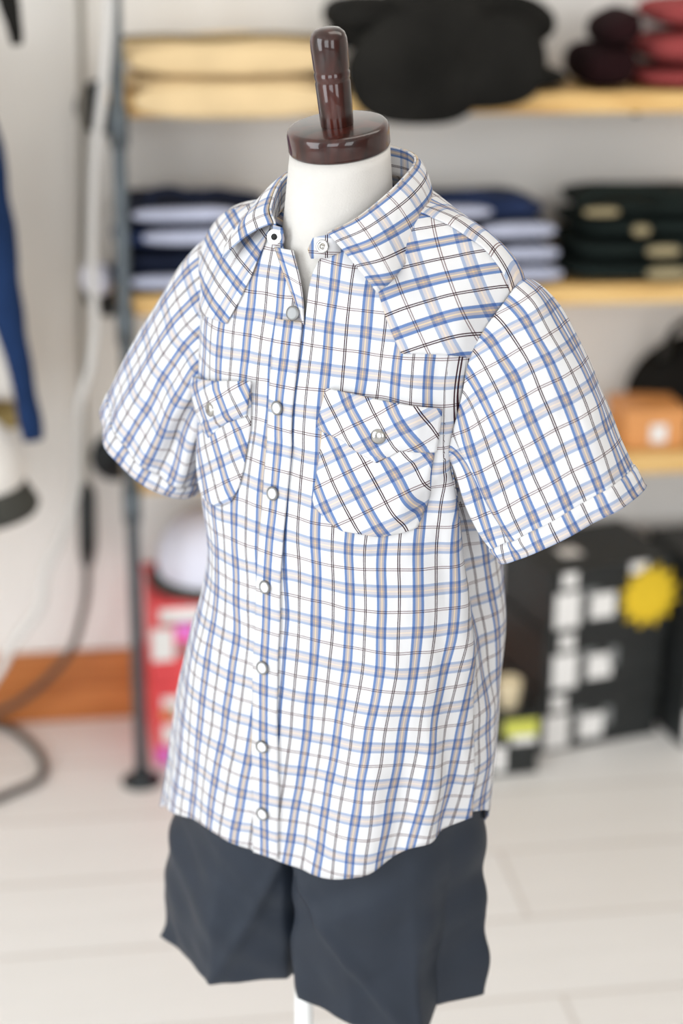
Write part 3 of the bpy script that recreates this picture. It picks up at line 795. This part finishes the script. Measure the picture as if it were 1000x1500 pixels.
slab('drooping_hem', (-.055, -.139, -.045), .23, .06, .185, M['black_wool'], 8.5, t, nx=3, wob=.008, sag=lambda x, y: .25 * x)
slab('drooping_sleeve', (.05, -.136, -.022), .20, .05, .14, M['black_wool'], 3.5, t, nx=2.6, wob=.007, sag=lambda x, y: .2 * x)
t = thing('black_trousers', (.66, 2.875, 1.2035), 'flat black folded trousers under the puffy black sweater, sticking out to the right', 'trousers', 'black clothes on the top shelf')
slab('folded_cloth', (0, 0, 0), .27, .22, .048, M['black_wool'], 6.6, t, nx=3, wob=.006, sag=lambda x, y: -.1 * x)
GM = 'burgundy clothes stacked on the top shelf'
for k, (z, h, lab) in enumerate([(1.2035, .036, 'bottom folded burgundy sweater of the stack on the top shelf'), (1.2395, .056, 'middle folded burgundy sweater of the stack on the top shelf'), (1.2955, .056, 'topmost folded burgundy sweater of the stack, cut off by the top of the photo')]):
    t = thing('burgundy_sweater', (1.058 + .006 * k, 2.885, z), lab, 'sweater', GM)
    slab('folded_cloth', (0, 0, 0), .30 - .02 * k, .225, h, M['maroon'], 11 + k, t, layers=1, nx=4.5, wob=.006)
t = thing('dark_jumper', (.860, 2.87, 1.2035), 'black folded jumper squeezed against the burgundy stack on the top shelf', 'jumper')  # near-black version of the burgundy knit, left of the stack
slab('folded_cloth', (0, 0, 0), .088, .22, .075, M['maroon_dark'], 21, t, nx=3.6, wob=.005)
slab('folded_sleeve', (.012, -.01, .068), .065, .19, .055, M['maroon_dark'], 22, t, nx=3, wob=.006, sag=lambda x, y: .5 * x)

def jeans(loc, w, h, body, lab, group, seed, lining=None, lx=(0, .2), patch_m=None, px=(0, .05), band=None, d=.24):
    t = thing('folded_jeans', loc, lab, 'jeans', group)
    slab('denim', (0, 0, 0), w, d, h, M[body], seed, t, nx=4.5, nzp=2.4, wob=.0065, layers=2)
    if lining: slab('turned_lining', (lx[0], -d / 2 + .006, h * .30), lx[1], .03, h * .62, M[lining], seed + 3, t, nx=4, wob=.003)
    if patch_m: slab('waist_patch', (px[0], -d / 2 - .002, h * .22), px[1], .014, h * .5, M[patch_m], seed + 5, t, nx=4, wob=.001)
    if band:
        tube('waistband', [(x, y - d / 2 + .02, h + z) for x, y, z in band], .006, M[body], t, per=6)
    return t
GA = 'jeans stacked at the left end of the middle shelf'
ZB = .8845
for k, (h, body, lin_, lx, lab) in enumerate([
        (.036, 'denim_navy', 'denim_light', (.0, .20), 'bottom folded jeans of the left stack on the middle shelf, pale inside showing'),
        (.036, 'denim_dark', None, None, 'dark indigo folded jeans second from the bottom of the left stack on the middle shelf'),
        (.038, 'denim_navy', 'denim_light', (.02, .19), 'navy folded jeans third up in the left stack, broad pale turned edge'),
        (.036, 'denim_dark', 'denim_light', (-.015, .17), 'topmost folded jeans of the left stack with a looping dark waistband')]):
    t = jeans((.155 + .008 * (k % 2), 2.878, ZB + sum((.036, .036, .038)[:k])), .25, h, body, lab, GA, 30 + k, lin_, lx or (0, .1), band=[(-.07, 0, .0), (-.065, .0, .02), (-.03, 0, .024), (0, 0, .014), (.04, 0, .02), (.08, 0, .012), (.11, 0, .010)] if k == 3 else None)
    if k == 0: slab('trouser_leg_end', (-.148, -.03, -.012), .05, .10, .052, M['lavender_cloth'], 77, t, nx=2.6, wob=.006)
GB = 'jeans stacked in the middle of the middle shelf'
for k, (h, body, lx, lab) in enumerate([
        (.034, 'denim_navy', (.09, .11), 'bottom folded jeans of the centre stack beside the dark green jeans'),
        (.038, 'denim_dark', (.095, .10), 'second folded jeans up in the centre stack beside the dark green jeans'),
        (.038, 'denim_dark', (.08, .13), 'third folded jeans up in the centre stack, its pale turned edge longest'),
        (.030, 'denim_navy', (-.03, .14), 'topmost folded jeans of the centre stack, pale lavender top fold')]):
    jeans((.635 - .006 * k, 2.88, ZB + sum((.034, .038, .038)[:k])), .29, h, body, lab, GB, 50 + k, 'denim_light', lx, band=[(-.1, 0, .0), (-.07, 0, .008), (-.03, 0, .004), (0, 0, .012), (.05, 0, .004), (.1, 0, .002)] if k == 3 else None)
GC = 'dark green jeans stacked on the middle shelf'
for k, (h, px, lab) in enumerate([
        (.040, (.06, .075), 'bottom folded dark green jeans of its stack, long tan patch low on the fold'),
        (.036, (.045, .06), 'second folded dark green jeans from the bottom, tan patch on the fold'),
        (.036, (-.0, .03), 'third folded dark green jeans from the bottom, small squarish tan patch'),
        (.028, (-.075, .06), 'topmost folded dark green jeans with a raised dark waistband loop')]):
    jeans((.950 + .004 * k, 2.88, ZB + sum((.040, .036, .036)[:k])), .32 - .01 * k, h, 'green_denim', lab, GC, 70 + k, None, (0, .1), 'tan_patch', (px[0] - .045, px[1]), band=[(-.15, 0, -.01), (-.13, 0, .012), (-.09, 0, .022), (-.04, 0, .018), (.0, 0, .006), (.06, 0, .008)] if k == 3 else None)

# bottom shelf
t = thing('tan_carton', (.98, 2.86, .5765), 'small glossy orange-tan carton on the bottom shelf under the black bag', 'box')
box('carton', -.055, .055, -.06, .06, 0, .068, M['orange'], t, bev=.004)
box('lid', -.057, .057, -.062, .062, .052, .071, M['orange'], t, bev=.003)
box('painted_reflection', -.012, .018, -.0632, -.0615, .012, .045, M['label'], t)  # pale reflection on the glossy front, put in as a light panel
t = thing('black_bag', (1.045, 2.955, .5765), 'slumped black bag standing on the bottom shelf behind the orange-tan carton', 'bag')
slab('bag_body', (.03, .0, 0), .20, .10, .165, M['black_wool'], 91, t, nx=2.8, nzp=2.6, wob=.012, sag=lambda x, y: .35 * x)
tube('bag_handle', [(-.02, -.03, .13), (-.01, -.05, .19), (.03, -.05, .21), (.07, -.05, .19), (.08, -.03, .15)], .007, M['black_plastic'], t, per=6)

# ------------------------------------------------------------------ cartons on the floor
def carton(loc, rz, w, d, h, lab, group, m='black_box', labels=(), lid=.04):
    t = thing('shoe_box', loc, lab, 'box', group, rz)
    box('box_body', .003, w - .003, .003, d - .003, 0, h - .002, M[m], t, bev=.002)
    box('box_lid', 0, w, 0, d, h - lid, h, M[m], t, bev=.003)
    for nm, mm, x0, x1, z0, z1 in labels:
        front = -.0012 if z1 > h - lid else .0012
        box(nm, x0, x1, front, .004, z0, z1, M[mm], t)
    return t
RB = atan2(.057, .254); W_, H_ = .258, .122
LB = lambda dx: [('white_label', 'label', .026 + dx, .056 + dx, .088, .116), ('white_label', 'label', .016 + dx, .066 + dx, .008, .076), ('white_label', 'label', .088 + dx, .138 + dx, .018, .066), ('grey_label', 'grey_label', .070 + dx, .104 + dx, .068, .078)]
GS = 'black shoe boxes stacked under the shelves'
for k, lab in enumerate(['bottom black shoe box of the stack with the yellow starburst', 'middle black shoe box of the stack with the yellow starburst', 'top black shoe box of its stack, a yellow starburst sticker on its corner']):
    lb = LB(.006 * (k % 2))
    if k < 2: lb.append(('grey_label', 'grey_label', .138, .156, .040, .076))
    t = carton((.776 + .004 * k, 2.752 - .001 * k, H_ * k + .0005 * k), RB, W_, .205, H_, lab, GS, labels=lb)
    if k == 2:
        box('top_label', .06, .10, .06, .10, H_ - .001, H_ + .0012, M['label'], t)
        box('white_label', .165, .200, -.0014, .004, .098, .119, M['label'], t)
        bm = bmesh.new(); vs = []; n = 24
        for q in range(n):
            r = .065 if q % 2 else .044
            vs.append((r * cos(2 * pi * q / n), r * sin(2 * pi * q / n)))
        f0 = [bm.verts.new((.206 + x, -.0055, .050 + z)) for x, z in vs]; f1 = [bm.verts.new((.206 + x, -.002, .050 + z)) for x, z in vs]
        bm.faces.new(f0); bm.faces.new(f1[::-1])
        for q in range(n): bm.faces.new((f0[q], f1[q], f1[(q + 1) % n], f0[(q + 1) % n]))
        bm_obj('starburst_sticker', bm, M['yellow'], t, smooth=False)
for k, lab in enumerate(['bottom black shoe box of the stack at the right edge of the photo', 'middle black shoe box of the stack at the right edge of the photo', 'top black shoe box of the stack at the right edge of the photo']):
    carton((1.052 + .003 * k, 2.745, (H_ + .0005) * k), RB * .6, W_, .205, H_, lab, GS, labels=LB(-.008))
t = carton((.560, 2.672, 0), radians(4), .205, .088, .118, 'low black shoe box with a yellow-green label, beside the starburst stack', GS, labels=[('yellow_green_label', 'yellow_green', .135, .198, .080, .112), ('white_label', 'label', .15, .195, .064, .080), ('white_label', 'label', .118, .140, .01, .06)])
t = thing('cream_cup', (.712, 2.725, .1185), 'small cream cup standing on the low black shoe box', 'cup')
lathe('cup_body', (0, 0, 0), (0, 0, 1), [(0, 0), (0, .016), (.002, .018), (.045, .022), (.055, .022), (.055, .0195), (.006, .016), (.005, 0)], M['cream'], t, 28)

GR = 'red cartons stacked behind the left post'
RED = [[('pale_band', 'label', .021, .12, .118, .138), ('teal_print', 'teal', .042, .064, .092, .116), ('orange_print', 'orange', .018, .038, .096, .112), ('white_panel', 'label', .020, .046, .045, .082), ('pink_print', 'pink', .008, .034, .004, .038)],
       [('pale_band', 'label', .018, .12, .124, .148), ('white_panel', 'label', .003, .042, .048, .110), ('pink_print', 'pink', .047, .078, .086, .120), ('grey_label', 'grey_label', .046, .12, .058, .074), ('dark_line', 'grey_label', .018, .12, .118, .122)]]
for k, lab in enumerate(['lower red carton with white and teal prints behind the left pipe post', 'upper red carton with a cream panel and pink print behind the left pipe post']):
    carton((.068 + .003 * k, 2.80, .1625 * k), radians(2), .26, .20, .162, lab, GR, m='red', lid=.012, labels=RED[k])
t = thing('rounded_hat', (.190, 2.90, .3255), 'pale rounded hat with a grey band resting on the red cartons', 'hat')
lathe('brim', (0, 0, 0), (0, 0, 1), [(0, .06), (0, .112), (.006, .115), (.012, .112), (.02, .098), (.035, .095)], M['charcoal'], t, 48)
lathe('crown', (0, 0, .018), (-.12, -.2, 1), [(0, .094), (.03, .097), (.06, .09), (.09, .074), (.11, .05), (.122, .022), (.124, 0)], M['lavender_cloth'], t, 48)

# ------------------------------------------------------------------ cords on the wall
t = thing('hanging_cable', (0, 0, 0), 'thick white cable hanging down the wall and curving off to the left', 'cord')
tube('cord', [(.05, 2.72, 2.75), (.05, 2.718, 1.9), (.046, 2.716, 1.55)] + [(0.04, 2.715, 1.351), (0.027, 2.715, 1.231), (0.006, 2.715, 1.096), (-0.003, 2.715, 0.934), (-0.002, 2.715, 0.856), (-0.013, 2.715, 0.778), (-0.032, 2.715, 0.721), (-0.038, 2.715, 0.651), (-0.048, 2.715, 0.556), (-0.075, 2.715, 0.484), (-0.103, 2.715, 0.424), (-0.115, 2.715, 0.362), (-0.16, 2.715, 0.302), (-0.195, 2.715, 0.24)] + [(-.30, 2.72, .10), (-.45, 2.74, .02), (-.6, 2.76, .0095)], .0080, M['white_cord'], t, per=8)
t = thing('grey_power_cord', (0, 0, 0), 'thin grey power cord with a black in-line adapter hanging against the wall', 'cord')
tube('upper_cord', [(-.004, 2.99, 2.75), (-.004, 2.985, 1.6), (-.004, 2.97, 1.339), (-.014, 2.96, 1.05), (-.028, 2.955, .789), (-.029, 2.95, .49)], .0065, M['grey_cord'], t, per=6)
tube('adapter', [(-.029, 2.95, .505), (-.0292, 2.95, .495), (-.030, 2.95, .48), (-.033, 2.95, .38), (-.035, 2.95, .352), (-.036, 2.95, .335)], [.006, .011, .0165, .0165, .012, .006], M['black_plastic'], t)
tube('lower_cord', [(-.036, 2.95, .34), (-.040, 2.95, .29), (-.049, 2.95, .246), (-.078, 2.95, .165), (-.157, 2.95, .085), (-.23, 2.95, .05), (-.36, 2.94, .012), (-.5, 2.92, .0075)], .0068, M['dark_cord'], t, per=8)
t = tube('floor_cord', [(-.42, 2.98, .0075), (-.30, 3.0, .0075), (-.215, 2.993, .0075), (-.161, 2.921, .0075), (-.132, 2.84, .0075), (-.134, 2.771, .0075), (-.18, 2.727, .0075), (-.25, 2.68, .0075), (-.38, 2.62, .0075)], .0072, M['dark_cord'], per=8)
tag(t, 'brownish-grey cord looping across the pale floor below the baseboard', 'cord')

# ------------------------------------------------------------------ clothes hanging at the left edge
rail = thing('garment_rail', (-.42, 3.02, 1.5), 'steel wall rail carrying the clothes at the left edge', 'rail')
tube('rail_bar', [(0, 0, 0), (0, -.62, 0)], .011, M['pipe'], rail)
lathe('wall_flange', (0, .004, 0), (0, -1, 0), [(0, 0), (0, .04), (.006, .04), (.01, .02), (.024, .016)], M['pipe_dark'], rail, 28)
def cloth_tube(name, pts, rad, flat, m, parent, seed, seg=40):
    pts = smooth_path(pts, 10); n = len(pts); k = np.linspace(0, len(rad) - 1, n); rr = np.interp(k, range(len(rad)), rad)
    P = np.zeros((n, seg, 3))
    for i, p in enumerate(pts):
        d = (pts[min(i + 1, n - 1)] - pts[max(i - 1, 0)]).normalized(); y = Vector((0, 1, 0)); x = y.cross(d).normalized()
        for j in range(seg):
            t = 2 * pi * j / seg
            q = p + x * cos(t) * rr[i] + y * sin(t) * rr[i] * flat
            q += (x * cos(t) + y * sin(t)) * .006 * noise.noise(q * 16 + Vector((seed, 0, 0)))
            P[i, j] = q[:]
    return grid(name, P, None, m, parent, closed=True, thick=.002)
jk = thing('navy_jacket', (-.42, 2.56, 1.44), 'navy jacket on a hanger, its long sleeve hanging at the left edge', 'jacket')
cloth_tube('jacket_body', [(0, 0, -.04), (0, 0, -.10), (0, 0, -.25), (0, 0, -.45), (0, 0, -.56)], [.05, .15, .19, .19, .20], .35, M['navy_jacket'], jk, 3)
cloth_tube('sleeve', [(.16, -.01, -.10), (.235, -.01, -.22), (.272, -.01, -.40), (.288, -.01, -.52), (.302, -.01, -.62), (.316, -.01, -.728)], [.05, .045, .036, .024, .0185, .0165], .9, M['navy_jacket'], jk, 8)
tube('hanger', [(-.17, 0, -.09), (-.08, 0, -.035), (0, 0, 0), (.08, 0, -.035), (.17, 0, -.09)], .008, M['black_plastic'], jk, per=4)
tube('hanger_hook', [(0, 0, 0), (0, 0, .03), (-.014, 0, .05), (-.012, 0, .072), (.004, 0, .0745), (.014, 0, .06)], .0025, M['pipe'], jk, per=6)
ws = thing('white_shirt', (-.36, 2.72, 1.44), 'white shirt with a tan band at its waist hanging behind the navy sleeve', 'shirt')
cloth_tube('shirt_body', [(0, 0, -.05), (0, 0, -.12), (.01, 0, -.40), (.02, 0, -.60), (.05, 0, -.735)], [.05, .15, .18, .19, .195], .3, M['white_cloth'], ws, 5)
cloth_tube('tan_band', [(.049, 0, -.728), (.05, 0, -.757)], [.200, .204], .31, M['tan_band'], ws, 5)
tube('hanger_hook', [(0, 0, -.06), (0, 0, .03), (-.07, 0, .05), (-.072, 0, .072), (-.058, 0, .0745), (-.046, 0, .06)], .0025, M['pipe'], ws, per=6)
bs = thing('black_strap', (-.42, 2.60, 1.5), 'black tapered strap end hanging down in the upper left corner', 'strap')
cloth_tube('strap', [(0, 0, .016), (.16, -.0, .06), (.26, 0, .0), (.305, .0, -.10), (.318, .0, -.17), (.322, 0, -.205)], [.03, .03, .028, .018, .011, .008], .6, M['black_wool'], bs, 6)
sh = thing('wall_ledge', (-.45, 2.9, .6025), 'small pine wall ledge at the left edge below the hanging clothes', 'shelf')
box('ledge_board', -.35, .255, -.36, .12, -.03, 0, M['shelf'], sh, bev=.003)
cp = thing('sun_hat', (-.218, 2.55, .603), 'white hat with a dark charcoal brim at the left edge below the navy sleeve', 'cap')
lathe('brim', (0, 0, 0), (0, 0, 1), [(0, .06), (0, .116), (.008, .119), (.03, .106), (.05, .094), (.055, .085)], M['charcoal'], cp, 44)
lathe('crown', (0, 0, .045), (0, 0, 1), [(0, .097), (.02, .102), (.05, .092), (.08, .074), (.105, .05), (.115, .02), (.117, 0)], M['white_cloth'], cp, 44)
